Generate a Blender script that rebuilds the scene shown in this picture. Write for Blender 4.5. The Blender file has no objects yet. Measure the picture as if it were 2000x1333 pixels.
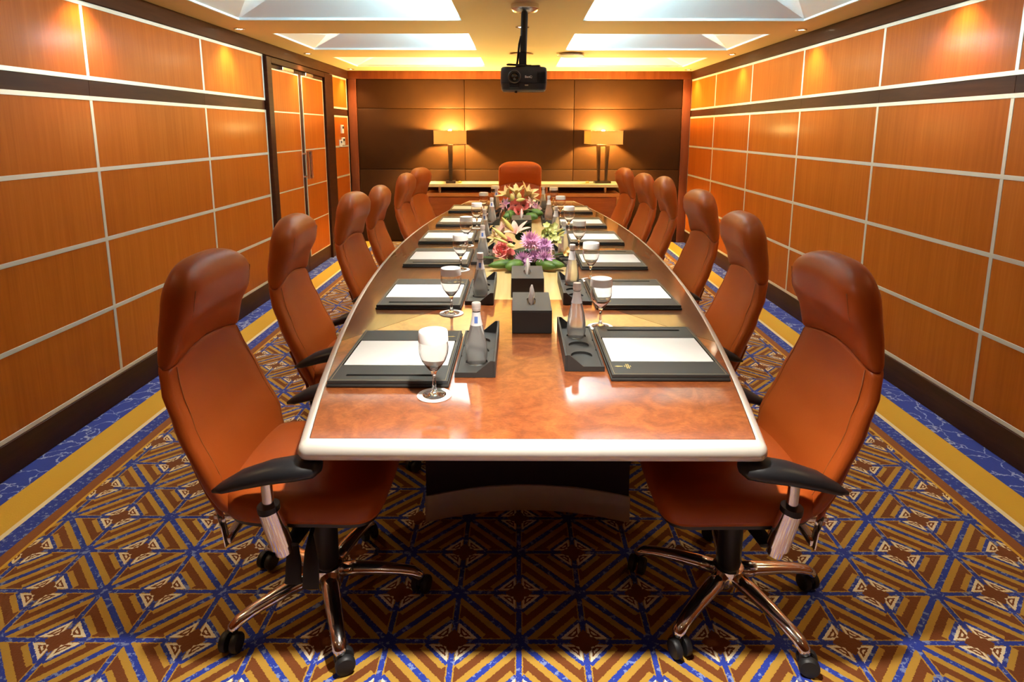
import bpy, bmesh, math, random
from mathutils import Vector, Matrix
random.seed(7)
PI = math.pi
scene = bpy.context.scene
C = scene.collection

# ------------------------------------------------------------------ camera
F_PX, CX, CY, PITCH, YAW, ROLL, CAM_H = 1195.045, 1009.276, 461.117, 0.17229, -0.002, 0.002, 1.6
def cam_axes():
    f = Vector((math.sin(YAW)*math.cos(PITCH), math.cos(YAW)*math.cos(PITCH), -math.sin(PITCH)))
    r = Vector((math.cos(YAW), -math.sin(YAW), 0)); u = r.cross(f)
    return r*math.cos(ROLL)+u*math.sin(ROLL), -r*math.sin(ROLL)+u*math.cos(ROLL), f
AR, AU, AF = cam_axes()
cd = bpy.data.cameras.new('camera'); cam = bpy.data.objects.new('camera', cd); C.objects.link(cam)
cam.matrix_world = Matrix(((AR.x, AU.x, -AF.x, 0), (AR.y, AU.y, -AF.y, 0), (AR.z, AU.z, -AF.z, CAM_H), (0, 0, 0, 1)))
cd.sensor_width = 36.0; cd.lens = F_PX*36/2000
cd.shift_x = (1000-CX)/2000; cd.shift_y = (CY-666.5)/2000
cd.clip_start = 0.02
scene.camera = cam
def px_at(x, y, Y):                      # photo pixel -> point on the vertical plane at depth Y
    d = AF*F_PX+AR*(x-CX)-AU*(y-CY); t = Y/d.y
    return Vector((0, 0, CAM_H))+d*t

# ------------------------------------------------------------------ world, exposure
w = bpy.data.worlds.new('world'); scene.world = w; w.use_nodes = True
w.node_tree.nodes['Background'].inputs[0].default_value = (1.0, 0.86, 0.7, 1)
w.node_tree.nodes['Background'].inputs[1].default_value = 0.05
vs = scene.view_settings
vs.view_transform = 'Standard'; vs.look = 'None'; vs.gamma = 1; vs.exposure = 0.4; vs.use_curve_mapping = False
WALL_SPOT, MID_SPOT, TUBE, LAMP = 42.0, 120.0, 240.0, 4800.0
WARM = (1.0, 0.72, 0.34); WARM2 = (1.0, 0.93, 0.82); COOL = (0.66, 0.94, 1.0); LAMPC = (1.0, 0.68, 0.20)

# room dimensions
XL, XR, YB, YF, ZC = -2.378, 2.411, 8.72, -1.9, 2.394
TZ = 0.75                                  # table top height

# ------------------------------------------------------------------ mesh helpers
def new_obj(name, bm, mat, parent=None, smooth=None):
    me = bpy.data.meshes.new(name)
    bmesh.ops.recalc_face_normals(bm, faces=bm.faces)
    bm.to_mesh(me); bm.free()
    if mat is not None: me.materials.append(mat)
    if smooth is not None:
        me.polygons.foreach_set('use_smooth', [True]*len(me.polygons))
        if smooth < 180: me.set_sharp_from_angle(angle=math.radians(smooth))
    o = bpy.data.objects.new(name, me); C.objects.link(o)
    if parent is not None: o.parent = parent
    return o
def tag(o, label=None, cat=None, group=None, kind=None):
    if label: o['label'] = label
    if cat: o['category'] = cat
    if group: o['group'] = group
    if kind: o['kind'] = kind
    return o
def thing(name, label, cat, loc=(0, 0, 0), rz=0.0, group=None):
    o = bpy.data.objects.new(name, None); C.objects.link(o)
    o.location = loc; o.rotation_euler = (0, 0, rz); o.empty_display_size = 0.1
    return tag(o, label, cat, group)
def copy_tree(o, parent=None):
    c = o.copy(); C.objects.link(c)
    if parent is not None: c.parent = parent
    for ch in [k for k in bpy.data.objects if k.parent == o]: copy_tree(ch, c)
    return c
def box(bm, x0, x1, y0, y1, z0, z1, bev=0.0, seg=2, mtx=None):
    r = bmesh.ops.create_cube(bm, size=1.0)
    vsx = r['verts']
    for v in vsx:
        v.co = Vector(((x0+x1)/2+v.co.x*(x1-x0), (y0+y1)/2+v.co.y*(y1-y0), (z0+z1)/2+v.co.z*(z1-z0)))
    if bev > 0:
        es = list({e for v in vsx for e in v.link_edges})
        rb = bmesh.ops.bevel(bm, geom=es, offset=bev, segments=seg, affect='EDGES', profile=0.5)
        vsx = list({v for f in rb['faces'] for v in f.verts} | {v for v in vsx if v.is_valid})
    if mtx is not None: bmesh.ops.transform(bm, matrix=mtx, verts=[v for v in vsx if v.is_valid])
def ring_loft(bm, rings, cap0=True, cap1=True):
    rows = [[bm.verts.new(p) for p in r] for r in rings]
    n = len(rows[0])
    for a, b in zip(rows[:-1], rows[1:]):
        for i in range(n): bm.faces.new((a[i], a[(i+1) % n], b[(i+1) % n], b[i]))
    if cap0: bm.faces.new(rows[0][::-1])
    if cap1: bm.faces.new(rows[-1])
    return rows
def lathe(bm, prof, n=24, cx=0.0, cy=0.0, cap0=True, cap1=True):
    ring_loft(bm, [[(cx+r*math.cos(2*PI*i/n), cy+r*math.sin(2*PI*i/n), z) for i in range(n)] for r, z in prof], cap0, cap1)
def tube(bm, pts, rads, n=10, flat=None, up=(0, 0, 1)):
    pts = [Vector(p) for p in pts]
    if not isinstance(rads, (list, tuple)): rads = [rads]*len(pts)
    rings = []; upv = Vector(up)
    for i, p in enumerate(pts):
        t = (pts[min(i+1, len(pts)-1)]-pts[max(i-1, 0)]).normalized()
        s = t.cross(upv)
        if s.length < 1e-4: s = t.cross(Vector((1, 0, 0)))
        s.normalize(); k = s.cross(t).normalized()
        ra = rads[i]; rb = ra if flat is None else (flat[i] if isinstance(flat, (list, tuple)) else ra*flat)
        rings.append([p+s*ra*math.cos(2*PI*j/n)+k*rb*math.sin(2*PI*j/n) for j in range(n)])
    ring_loft(bm, rings)
def sgnpow(v, e): return math.copysign(abs(v)**e, v)
def sell(n, w, t, ex, ey=None):           # superellipse outline
    ey = ey or ex
    return [(w*sgnpow(math.cos(2*PI*i/n), 2/ex), t*sgnpow(math.sin(2*PI*i/n), 2/ey)) for i in range(n)]
def smoothcurve(keys, z):
    if z <= keys[0][0]: return keys[0][1]
    for (a, va), (b, vb) in zip(keys[:-1], keys[1:]):
        if z <= b:
            t = (z-a)/(b-a); t = t*t*(3-2*t)*0.5+t*0.5
            return va+(vb-va)*t
    return keys[-1][1]
def M_(loc, rz=0.0, rx=0.0, ry=0.0, s=1.0):
    return Matrix.Translation(loc) @ Matrix.Rotation(rz, 4, 'Z') @ Matrix.Rotation(ry, 4, 'Y') @ Matrix.Rotation(rx, 4, 'X') @ Matrix.Scale(s, 4)

# ------------------------------------------------------------------ materials
MATS = {}
def mat(name, col, rough=0.5, metal=0.0, coat=0.0, coat_rough=0.05, spec=0.5, trans=0.0, ior=1.45, emit=None, es=0.0, sheen=0.0):
    m = bpy.data.materials.new(name); m.use_nodes = True
    b = m.node_tree.nodes['Principled BSDF']
    b.inputs['Base Color'].default_value = (*col, 1); b.inputs['Roughness'].default_value = rough
    b.inputs['Metallic'].default_value = metal; b.inputs['Coat Weight'].default_value = coat
    b.inputs['Coat Roughness'].default_value = coat_rough; b.inputs['Specular IOR Level'].default_value = spec
    b.inputs['Transmission Weight'].default_value = trans; b.inputs['IOR'].default_value = ior
    b.inputs['Sheen Weight'].default_value = sheen
    if emit: b.inputs['Emission Color'].default_value = (*emit, 1); b.inputs['Emission Strength'].default_value = es
    MATS[name] = m
    return m
class V:                                  # tiny expression builder for math nodes
    def __init__(s, nt, sock): s.nt, s.s = nt, sock
    def op(s, o, *a):
        n = s.nt.nodes.new('ShaderNodeMath'); n.operation = o
        for i, x in enumerate((s,)+a):
            if isinstance(x, V): s.nt.links.new(x.s, n.inputs[i])
            else: n.inputs[i].default_value = x
        return V(s.nt, n.outputs[0])
    def __add__(s, o): return s.op('ADD', o)
    def __sub__(s, o): return s.op('SUBTRACT', o)
    def __mul__(s, o): return s.op('MULTIPLY', o)
    def __lt__(s, o): return s.op('LESS_THAN', o)
    def __gt__(s, o): return s.op('GREATER_THAN', o)
    def abs(s): return s.op('ABSOLUTE')
    def max(s, o): return s.op('MAXIMUM', o)
    def min(s, o): return s.op('MINIMUM', o)
    def between(s, a, b): return (s > a)*(s < b)
def col_mix(nt, fac, a, b):
    n = nt.nodes.new('ShaderNodeMix'); n.data_type = 'RGBA'
    for i, x in ((0, fac), (6, a), (7, b)):
        if isinstance(x, V): nt.links.new(x.s, n.inputs[i])
        elif isinstance(x, (tuple, list)): n.inputs[i].default_value = (*x, 1)
        elif isinstance(x, (int, float)): n.inputs[i].default_value = x
        else: nt.links.new(x, n.inputs[i])
    return n.outputs[2]
def coords(nt, scale=(1, 1, 1), kind='Object', rot=(0, 0, 0)):
    tc = nt.nodes.new('ShaderNodeTexCoord'); mp = nt.nodes.new('ShaderNodeMapping')
    nt.links.new(tc.outputs[kind], mp.inputs[0]); mp.inputs['Scale'].default_value = scale
    mp.inputs['Rotation'].default_value = rot
    return mp.outputs[0]
def noise(nt, vec, scale, detail=2.0, rough=0.5, dist=0.0):
    n = nt.nodes.new('ShaderNodeTexNoise'); nt.links.new(vec, n.inputs['Vector'])
    n.inputs['Scale'].default_value = scale; n.inputs['Detail'].default_value = detail
    n.inputs['Roughness'].default_value = rough; n.inputs['Distortion'].default_value = dist
    return V(nt, n.outputs[0])
def ramp(nt, fac, stops):
    n = nt.nodes.new('ShaderNodeValToRGB'); nt.links.new(fac.s, n.inputs[0])
    e = n.color_ramp.elements
    while len(e) < len(stops): e.new(0.5)
    for k, (p, c) in zip(e, stops): k.position = p; k.color = (*c, 1)
    return n.outputs[0]
def bump(m, height, strength, dist=0.002):
    nt = m.node_tree; b = nt.nodes.new('ShaderNodeBump'); nt.links.new(height.s, b.inputs['Height'])
    b.inputs['Strength'].default_value = strength; b.inputs['Distance'].default_value = dist
    nt.links.new(b.outputs[0], nt.nodes['Principled BSDF'].inputs['Normal'])
def set_col(m, sock): m.node_tree.links.new(sock, m.node_tree.nodes['Principled BSDF'].inputs['Base Color'])
def veneer(name, c0, c1, c2, sc, rough, coat, coat_rough=0.08, var=0.25, spec=0.18):
    m = mat(name, c1, rough, coat=coat, coat_rough=coat_rough, spec=spec); nt = m.node_tree
    g = noise(nt, coords(nt, sc), 1.0, 3, 0.6, 0.3)
    g2 = noise(nt, coords(nt, tuple(k*0.17 for k in sc)), 1.0, 2)
    oi = nt.nodes.new('ShaderNodeObjectInfo'); r = V(nt, oi.outputs['Random'])
    f = g*0.75+g2*0.35+(r-0.5)*var-0.05
    set_col(m, ramp(nt, f, ((0.25, c0), (0.5, c1), (0.75, c2))))
    return m
veneer('panel_wood', (0.31, 0.062, 0.004), (0.37, 0.080, 0.006), (0.43, 0.102, 0.010), (55, 55, 1.6), 0.5, 0.13, 0.18, spec=0.10)
veneer('door_wood', (0.31, 0.062, 0.004), (0.37, 0.080, 0.006), (0.43, 0.102, 0.010), (55, 55, 1.6), 0.5, 0.13, 0.18, spec=0.10)
veneer('dark_wood', (0.030, 0.008, 0.004), (0.042, 0.012, 0.005), (0.060, 0.019, 0.008), (3, 3, 30), 0.45, 0.07, 0.08, spec=0.08)
veneer('frame_wood', (0.12, 0.028, 0.010), (0.17, 0.042, 0.014), (0.22, 0.06, 0.02), (20, 20, 2), 0.45, 0.25, 0.08)
veneer('credenza_wood', (0.26, 0.06, 0.015), (0.34, 0.085, 0.02), (0.40, 0.11, 0.03), (4, 30, 30), 0.38, 0.5, 0.15)
veneer('credenza_frame', (0.46, 0.17, 0.05), (0.52, 0.20, 0.06), (0.58, 0.23, 0.07), (4, 30, 30), 0.4, 0.4, 0.15)
veneer('table_side_wood', (0.07, 0.025, 0.009), (0.105, 0.038, 0.013), (0.14, 0.052, 0.019), (22, 3, 22), 0.4, 1.0, 0.11, var=0.05)
MATS['table_side_wood'].node_tree.nodes['Principled BSDF'].inputs['Coat IOR'].default_value = 1.62
def burl():
    m = mat('table_burl', (0.4, 0.12, 0.03), 0.4, coat=1.0, coat_rough=0.08, spec=0.2); nt = m.node_tree
    nt.nodes['Principled BSDF'].inputs['Coat IOR'].default_value = 1.8
    a = noise(nt, coords(nt, (1, 1, 1)), 9, 5, 0.62, 1.6)
    b = noise(nt, coords(nt, (1, 2.2, 1)), 60, 4, 0.7, 1.0)
    set_col(m, ramp(nt, a*0.65+b*0.4, ((0.32, (0.13, 0.030, 0.008)), (0.5, (0.235, 0.060, 0.015)), (0.68, (0.36, 0.11, 0.028)))))
burl()
m = mat('table_inlay', (0.60, 0.43, 0.18), 0.35, coat=0.7, coat_rough=0.12)
g = noise(m.node_tree, coords(m.node_tree, (40, 2, 1)), 1.0, 3)
set_col(m, ramp(m.node_tree, g, ((0.3, (0.52, 0.36, 0.14)), (0.7, (0.66, 0.49, 0.22)))))
mat('edge_metal', (0.84, 0.80, 0.72), 0.38, metal=0.35)
mat('strip_metal', (0.66, 0.62, 0.54), 0.38, metal=0.35)
mat('chrome', (0.86, 0.85, 0.84), 0.13, metal=1.0)
mat('satin_chrome', (0.75, 0.72, 0.68), 0.25, metal=1.0)
mat('plinth_metal', (0.72, 0.70, 0.66), 0.5, metal=0.1)
mat('black_plastic', (0.012, 0.012, 0.014), 0.38)
mat('rubber_black', (0.012, 0.012, 0.014), 0.5)
mat('pedestal_dark', (0.020, 0.008, 0.022), 0.5)
mat('ceiling_paint', (0.66, 0.52, 0.28), 0.8)
mat('coffer_white', (0.80, 0.90, 0.94), 0.8)
mat('tube_cool', (1, 1, 1), 0.5, emit=COOL, es=TUBE)
mat('tube_dim', (1, 1, 1), 0.5, emit=COOL, es=TUBE*0.3)
mat('tube_off', (0.9, 0.9, 0.9), 0.4)
mat('tube_warm', (1, 1, 1), 0.5, emit=(1.0, 0.86, 0.55), es=TUBE*0.3)
mat('bulb_spot', (1, 1, 1), 0.5, emit=(1.0, 0.86, 0.62), es=30)
mat('bulb_lamp', (1, 1, 1), 0.5, emit=LAMPC, es=LAMP)
mat('paper_white', (0.90, 0.90, 0.88), 0.7)
mat('cap_white', (0.74, 0.70, 0.66), 0.35, metal=0.25)
mat('label_white', (0.82, 0.82, 0.84), 0.4)
mat('label_blue', (0.12, 0.22, 0.60), 0.4)
mat('glass', (1, 1, 1), 0.0, trans=1.0, ior=1.45)
mat('frosted', (0.93, 0.94, 0.92), 0.2, trans=0.84, ior=1.33)
mat('gold_print', (0.72, 0.55, 0.20), 0.35, metal=0.6)
mat('gold_thread', (0.30, 0.24, 0.13), 0.6)

mat('lamp_metal', (0.05, 0.028, 0.014), 0.35, metal=0.3)
mat('credenza_top', (0.72, 0.66, 0.46), 0.3, coat=0.3)
mat('white_plastic', (0.82, 0.80, 0.74), 0.4)
mat('projector_body', (0.028, 0.026, 0.028), 0.42)
mat('projector_dark', (0.008, 0.008, 0.010), 0.35)
mat('lens_glass', (0.01, 0.012, 0.012), 0.05, coat=1.0)
mat('lens_ring', (0.10, 0.09, 0.075), 0.35, metal=0.5)
def leatherish(name, col, rough, var, sc, bs, spec=0.5):
    m = mat(name, col, rough, spec=spec); nt = m.node_tree
    a = noise(nt, coords(nt), 3.0, 3); b = noise(nt, coords(nt), sc, 3, 0.6)
    lo = tuple(k*(1-var) for k in col); hi = tuple(min(1, k*(1+var)) for k in col)
    set_col(m, ramp(nt, a, ((0.3, lo), (0.7, hi))))
    bump(m, b, bs, 0.0015)
    return m
leatherish('orange_leather', (0.38, 0.072, 0.010), 0.38, 0.08, 260, 0.16, 0.28)
leatherish('black_leather', (0.034, 0.033, 0.031), 0.5, 0.1, 420, 0.15)
leatherish('wall_leather', (0.040, 0.014, 0.0035), 0.55, 0.12, 60, 0.2, 0.15)
mat('leather_thread', (0.30, 0.082, 0.017), 0.5)
def shade_mat():
    m = bpy.data.materials.new('shade_fabric'); m.use_nodes = True; nt = m.node_tree
    nt.nodes.remove(nt.nodes['Principled BSDF']); out = nt.nodes['Material Output']
    d = nt.nodes.new('ShaderNodeBsdfDiffuse'); t = nt.nodes.new('ShaderNodeBsdfTranslucent'); x = nt.nodes.new('ShaderNodeMixShader')
    d.inputs[0].default_value = (0.66, 0.48, 0.24, 1); t.inputs[0].default_value = (0.44, 0.30, 0.12, 1); x.inputs[0].default_value = 0.30
    nt.links.new(d.outputs[0], x.inputs[1]); nt.links.new(t.outputs[0], x.inputs[2]); nt.links.new(x.outputs[0], out.inputs[0])
    MATS['shade_fabric'] = m
shade_mat()
m = MATS['shade_fabric'].copy(); m.name = 'tissue_paper'; MATS['tissue_paper'] = m
for nd in m.node_tree.nodes:
    if nd.type in ('BSDF_DIFFUSE', 'BSDF_TRANSLUCENT'): nd.inputs[0].default_value = (0.92, 0.91, 0.88, 1)
    if nd.type == 'MIX_SHADER': nd.inputs[0].default_value = 0.5
def petal_mat(name, c0, c1, sub=0.25):
    m = mat(name, c0, 0.55); nt = m.node_tree
    a = noise(nt, coords(nt), 22, 2)
    set_col(m, ramp(nt, a, ((0.35, c0), (0.65, c1))))
    m.node_tree.nodes['Principled BSDF'].inputs['Subsurface Weight'].default_value = 0.0
petal_mat('petal_purple', (0.72, 0.38, 0.68), (0.86, 0.60, 0.82))
petal_mat('petal_pink', (0.78, 0.38, 0.62), (0.88, 0.58, 0.76))
petal_mat('petal_coral', (0.90, 0.24, 0.24), (0.95, 0.42, 0.36))
petal_mat('petal_lily', (0.80, 0.42, 0.36), (0.86, 0.62, 0.50))
petal_mat('petal_cream', (0.82, 0.56, 0.18), (0.88, 0.70, 0.36))
petal_mat('petal_lime', (0.60, 0.66, 0.20), (0.74, 0.76, 0.36))
petal_mat('bud_yellow', (0.56, 0.50, 0.11), (0.66, 0.60, 0.24))
petal_mat('leaf_green', (0.032, 0.085, 0.010), (0.085, 0.16, 0.02))
petal_mat('leaf_dark', (0.012, 0.04, 0.010), (0.025, 0.07, 0.018))
petal_mat('moss_dark', (0.012, 0.03, 0.008), (0.03, 0.06, 0.015))

def carpet():
    m = mat('carpet', (0.3, 0.2, 0.05), 0.95, spec=0.1, sheen=0.15); nt = m.node_tree
    gold, brown, blue, lblue, cream, rust = (0.40, 0.230, 0.036), (0.15, 0.045, 0.012), (0.022, 0.042, 0.30), (0.22, 0.28, 0.50), (0.72, 0.64, 0.46), (0.22, 0.075, 0.02)
    tc = nt.nodes.new('ShaderNodeTexCoord'); sp = nt.nodes.new('ShaderNodeSeparateXYZ'); nt.links.new(tc.outputs['Object'], sp.inputs[0])
    X, Y = V(nt, sp.outputs[0]), V(nt, sp.outputs[1])
    jit = noise(nt, tc.outputs['Object'], 140, 2); jit2 = noise(nt, tc.outputs['Object'], 133, 1, 0.4)
    mott = noise(nt, tc.outputs['Object'], 45, 4, 0.65)
    H = 0.4165/2
    p = (X-0.006)*(1/H)+(jit-0.5)*0.035; q = (Y-1.69)*(1/H)+(jit2-0.5)*0.035
    def loc(v): return ((v.op('MODULO', 2.0)+2.0).op('MODULO', 2.0)-1.0).abs()
    A, B = loc(p+q), loc(p-q)
    d = A.max(B); e = A.min(B); mm = (d-e)*0.5
    bl = col_mix(nt, (mott > 0.57)*0.8, blue, lblue)
    c = col_mix(nt, 0.0, gold, gold)
    c = col_mix(nt, d.between(0.62, 0.79)*(mm > 0.06), c, brown)
    c = col_mix(nt, d.between(0.52, 0.64)*(e > 0.36)*(mm > 0.06), c, brown)
    c = col_mix(nt, d.between(0.38, 0.50)*(e < 0.36), c, bl)
    c = col_mix(nt, d.between(0.17, 0.42)*(mm > 0.056)*(mm < 0.205), c, cream)
    c = col_mix(nt, d.between(0.235, 0.36)*(mm > 0.092), c, brown)
    c = col_mix(nt, d.between(0.285, 0.325)*(mm > 0.12), c, cream)
    c = col_mix(nt, (mm < 0.040)*(d > 0.2), c, bl)
    c = col_mix(nt, d > 0.935, c, bl)
    c = col_mix(nt, (d > 0.88)*(e > 0.82), c, bl)
    c = col_mix(nt, (d < 0.175)+(d < 0.23)*(mm < 0.09), c, brown)
    ax = (X-0.007).abs()
    marb = nt.nodes.new('ShaderNodeTexVoronoi'); marb.feature = 'DISTANCE_TO_EDGE'; marb.inputs['Scale'].default_value = 7
    dv = nt.nodes.new('ShaderNodeMixRGB'); dv.blend_type = 'ADD'; dv.inputs[0].default_value = 0.35
    nz = nt.nodes.new('ShaderNodeTexNoise'); nz.inputs['Scale'].default_value = 6; nz.inputs['Detail'].default_value = 4
    nt.links.new(tc.outputs['Object'], nz.inputs['Vector']); nt.links.new(tc.outputs['Object'], dv.inputs[1]); nt.links.new(nz.outputs['Color'], dv.inputs[2])
    nt.links.new(dv.outputs[0], marb.inputs['Vector'])
    vein = V(nt, marb.outputs['Distance']) < (mott*0.14-0.045)
    mar = col_mix(nt, vein*0.9, blue, (0.34, 0.40, 0.66))
    gl = col_mix(nt, 0, (0.56, 0.32, 0.032), (0.56, 0.32, 0.032))
    for lim, cc in ((1.905, gl), (1.918, rust), (1.966, bl), (2.041, cream), (2.066, gl), (2.23, mar)):
        c = col_mix(nt, ax > lim, c, cc)
    set_col(m, c)
    bump(m, jit, 0.35, 0.004)
carpet()
MT = MATS

# ------------------------------------------------------------------ the room shell
def plane_obj(name, x0, x1, y0, y1, z, mt):
    bm = bmesh.new(); box(bm, x0, x1, y0, y1, z-0.06, z); return new_obj(name, bm, mt)
floor = tag(plane_obj('floor', XL-0.1, XR+0.1, YF-0.1, YB+0.1, 0.0, MT['carpet']), 'brown and gold geometric carpet with blue star lines and striped border', kind='structure')
ZS = [0.177, 0.571, 0.975, 1.373, 1.766]       # strip heights of the lower panels
Z_BAND, Z_TOP = 1.875, 2.270
ST = 0.0115                                    # half width of a metal strip
def side_wall(name, X, sgn, ycuts, extra_cols, label):
    # X wall plane, sgn = +1 room lies at larger X
    bm = bmesh.new(); box(bm, min(X, X-sgn*0.1), max(X, X-sgn*0.1), YF, YB, 0, ZC+0.5)
    wl = tag(new_obj(name, bm, MT['dark_wood']), label, kind='structure')
    def slab(nm, mt, y0, y1, z0, z1, t, bev=0.0015):
        b = bmesh.new(); box(b, min(X, X+sgn*t), max(X, X+sgn*t), y0, y1, z0, z1, bev, 1); return new_obj(nm, b, mt, wl)
    rows = list(zip(ZS[:-1], ZS[1:]))+[(Z_BAND, Z_TOP)]
    for cols in [ycuts]+extra_cols:
        for a, b in zip(cols[:-1], cols[1:]):
            for z0, z1 in rows: slab('wood_panel', MT['panel_wood'], a+ST, b-ST, z0+ST, z1-ST, 0.014)
            slab('dark_band', MT['dark_wood'], a, b, ZS[-1]+ST, Z_BAND-ST, 0.012)
        for z in ZS+[Z_BAND, Z_TOP]: slab('metal_strip', MT['strip_metal'], cols[0]-ST, cols[-1]+ST, z-ST, z+ST, 0.016, 0.001)
        for y in cols:
            slab('metal_strip', MT['strip_metal'], y-ST, y+ST, ZS[0]+ST, ZS[-1]-ST, 0.0155, 0.001)
            slab('metal_strip', MT['strip_metal'], y-ST, y+ST, Z_BAND+ST, Z_TOP-ST, 0.0155, 0.001)
    return wl
wall_r = side_wall('wall_right', XR, -1, [-1.53, -0.388, 0.755, 1.898, 3.041, 4.172, 5.315, 6.458, 7.63, 8.69], [], 'orange wood panelled wall with pale strips and no door')
wall_l = side_wall('wall_left', XL, 1, [-1.585, -0.325, 0.935, 2.197, 3.457, 4.718, 5.83], [[7.90, 8.62]], 'orange wood panelled wall with double door near the far end')
for side, X, s in (('left', XL, 1), ('right', XR, -1)):
    ys = [(YF, 5.84), (7.86, YB-0.02)] if side == 'left' else [(YF, YB-0.02)]
    bm = bmesh.new()
    for a, b in ys: box(bm, min(X, X+s*0.022), max(X, X+s*0.022), a, b, 0.001, ZS[0]-ST-0.001, 0.003, 1)
    tag(new_obj('baseboard_'+side, bm, MT['dark_wood']), 'tall dark wood baseboard along the %s wall' % side, kind='structure')
    bm = bmesh.new(); box(bm, min(X, X+s*0.028), max(X, X+s*0.028), YF, YB-0.02, Z_TOP+ST+0.002, ZC, 0.003, 1)
    tag(new_obj('trim_%d' % (1 if side == 'left' else 2), bm, MT['dark_wood']), 'dark wood cornice along the top of the %s wall' % side, kind='structure')
# back wall with upholstered panels in a wooden frame
bm = bmesh.new(); box(bm, XL-0.1, XR+0.1, YB, YB+0.1, 0, ZC+0.5)
wall_b = tag(new_obj('wall_back', bm, MT['frame_wood']), 'brown upholstered far wall framed in reddish wood', kind='structure')
def back_piece(nm, x0, x1, z0, z1, t, mt, bev):
    b = bmesh.new(); box(b, x0, x1, YB-t, YB, z0, z1, bev, 3); return new_obj(nm, b, mt, wall_b, 40)
back_piece('frame_rail', XL+0.02, XR-0.02, 2.285, ZC-0.001, 0.05, MT['frame_wood'], 0.004)
back_piece('frame_stile', XL+0.02, -2.245, 0, 2.284, 0.05, MT['frame_wood'], 0.004)
back_piece('frame_stile', 2.278, XR-0.02, 0, 2.284, 0.05, MT['frame_wood'], 0.004)
xs = [-2.243, -0.746, 0.774, 2.276]; zs = [0.02, 1.04, 1.885, 2.283]
for a, b in zip(xs[:-1], xs[1:]):
    for c, d in zip(zs[:-1], zs[1:]): back_piece('upholstered_panel', a+0.001, b-0.001, c+0.001, d-0.001, 0.035, MT['wall_leather'], 0.010)
bm = bmesh.new(); box(bm, XL-0.1, XR+0.1, YF-0.1, YF, 0, ZC+0.5)
tag(new_obj('wall_front', bm, MT['panel_wood']), 'plain wood wall behind the camera', kind='structure')

# ceiling with coffers
COF_X = [(-2.08, -0.42), (0.475, 2.122)]
COF_Y = [(0.28, 1.35), (1.98, 3.05), (3.68, 4.745), (5.36, 6.45), (7.07, 8.14)]
bm = bmesh.new()
xc = [XL-0.05, -2.08, -0.42, 0.475, 2.122, XR+0.05]
yc = [YF-0.05]+[v for p in COF_Y for v in p]+[YB+0.05]
for i in range(5):
    for j in range(len(yc)-1):
        if i in (1, 3) and j % 2 == 1: continue
        box(bm, xc[i], xc[i+1], yc[j], yc[j+1], ZC, ZC+0.035)
ceil = tag(new_obj('ceiling', bm, MT['ceiling_paint']), 'beige ceiling with rows of recessed folded white coffers', kind='structure')
bm = bmesh.new(); box(bm, XL-0.1, XR+0.1, YF-0.1, YB+0.1, ZC+0.45, ZC+0.5)
new_obj('upper_slab', bm, MT['ceiling_paint'], ceil)
for ci, (x0, x1) in enumerate(COF_X):
    inner, outer = (x1, x0) if ci == 0 else (x0, x1)
    s = 1 if ci == 0 else -1                       # direction towards the room axis
    for ri, (y0, y1) in enumerate(COF_Y):
        zb = ZC+0.036; base_in = inner+s*0.14
        # white lip around the opening
        for (a, b, c, d) in ((min(outer, outer+s*0.014), max(outer, outer+s*0.014), y0, y1), (x0, x1, y1-0.014, y1), (x0, x1, y0, y0+0.014)):
            bm = bmesh.new(); box(bm, a, b, c, d, ZC+0.001, ZC+0.045); new_obj('coffer_lip', bm, MT['coffer_white'], ceil)
        zv = ZC+0.012
        ym = (y0+y1)/2
        A = Vector((outer, y1, zv)); B = Vector((outer, y0, zv)); Ci = Vector((base_in, y1, zv)); D = Vector((base_in, y0, zv))
        O = Vector((outer+s*0.80, ym, zv+0.26)); R = Vector((base_in, ym, zv+0.26)); Mi = Vector((outer+s*0.30, ym, zv+0.055))
        for tri in ((A, B, Mi), (A, Mi, O), (B, Mi, O), (A, O, R, Ci), (B, O, R, D), (Ci, R, D)):
            bm = bmesh.new()
            lo = [bm.verts.new(p) for p in tri]; hi = [bm.verts.new(p+Vector((0, 0, 0.012))) for p in tri]
            bm.faces.new(lo); bm.faces.new(hi)
            for k in range(len(tri)): bm.faces.new((lo[k], lo[(k+1) % len(tri)], hi[(k+1) % len(tri)], hi[k]))
            new_obj('coffer_facet', bm, MT['coffer_white'], ceil)
        for zt in (0.03, 0.09):
          bm = bmesh.new(); tube(bm, [(inner+s*0.07, y0+0.03+zt, zb+zt), (inner+s*0.07, y1-0.03-zt, zb+zt)], 0.014, 10)
          new_obj('light_tube', bm, MT['tube_warm' if ri == 4 else 'tube_off' if ri == 0 else 'tube_dim' if ri == 1 else 'tube_cool'], ceil, 60)

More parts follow.
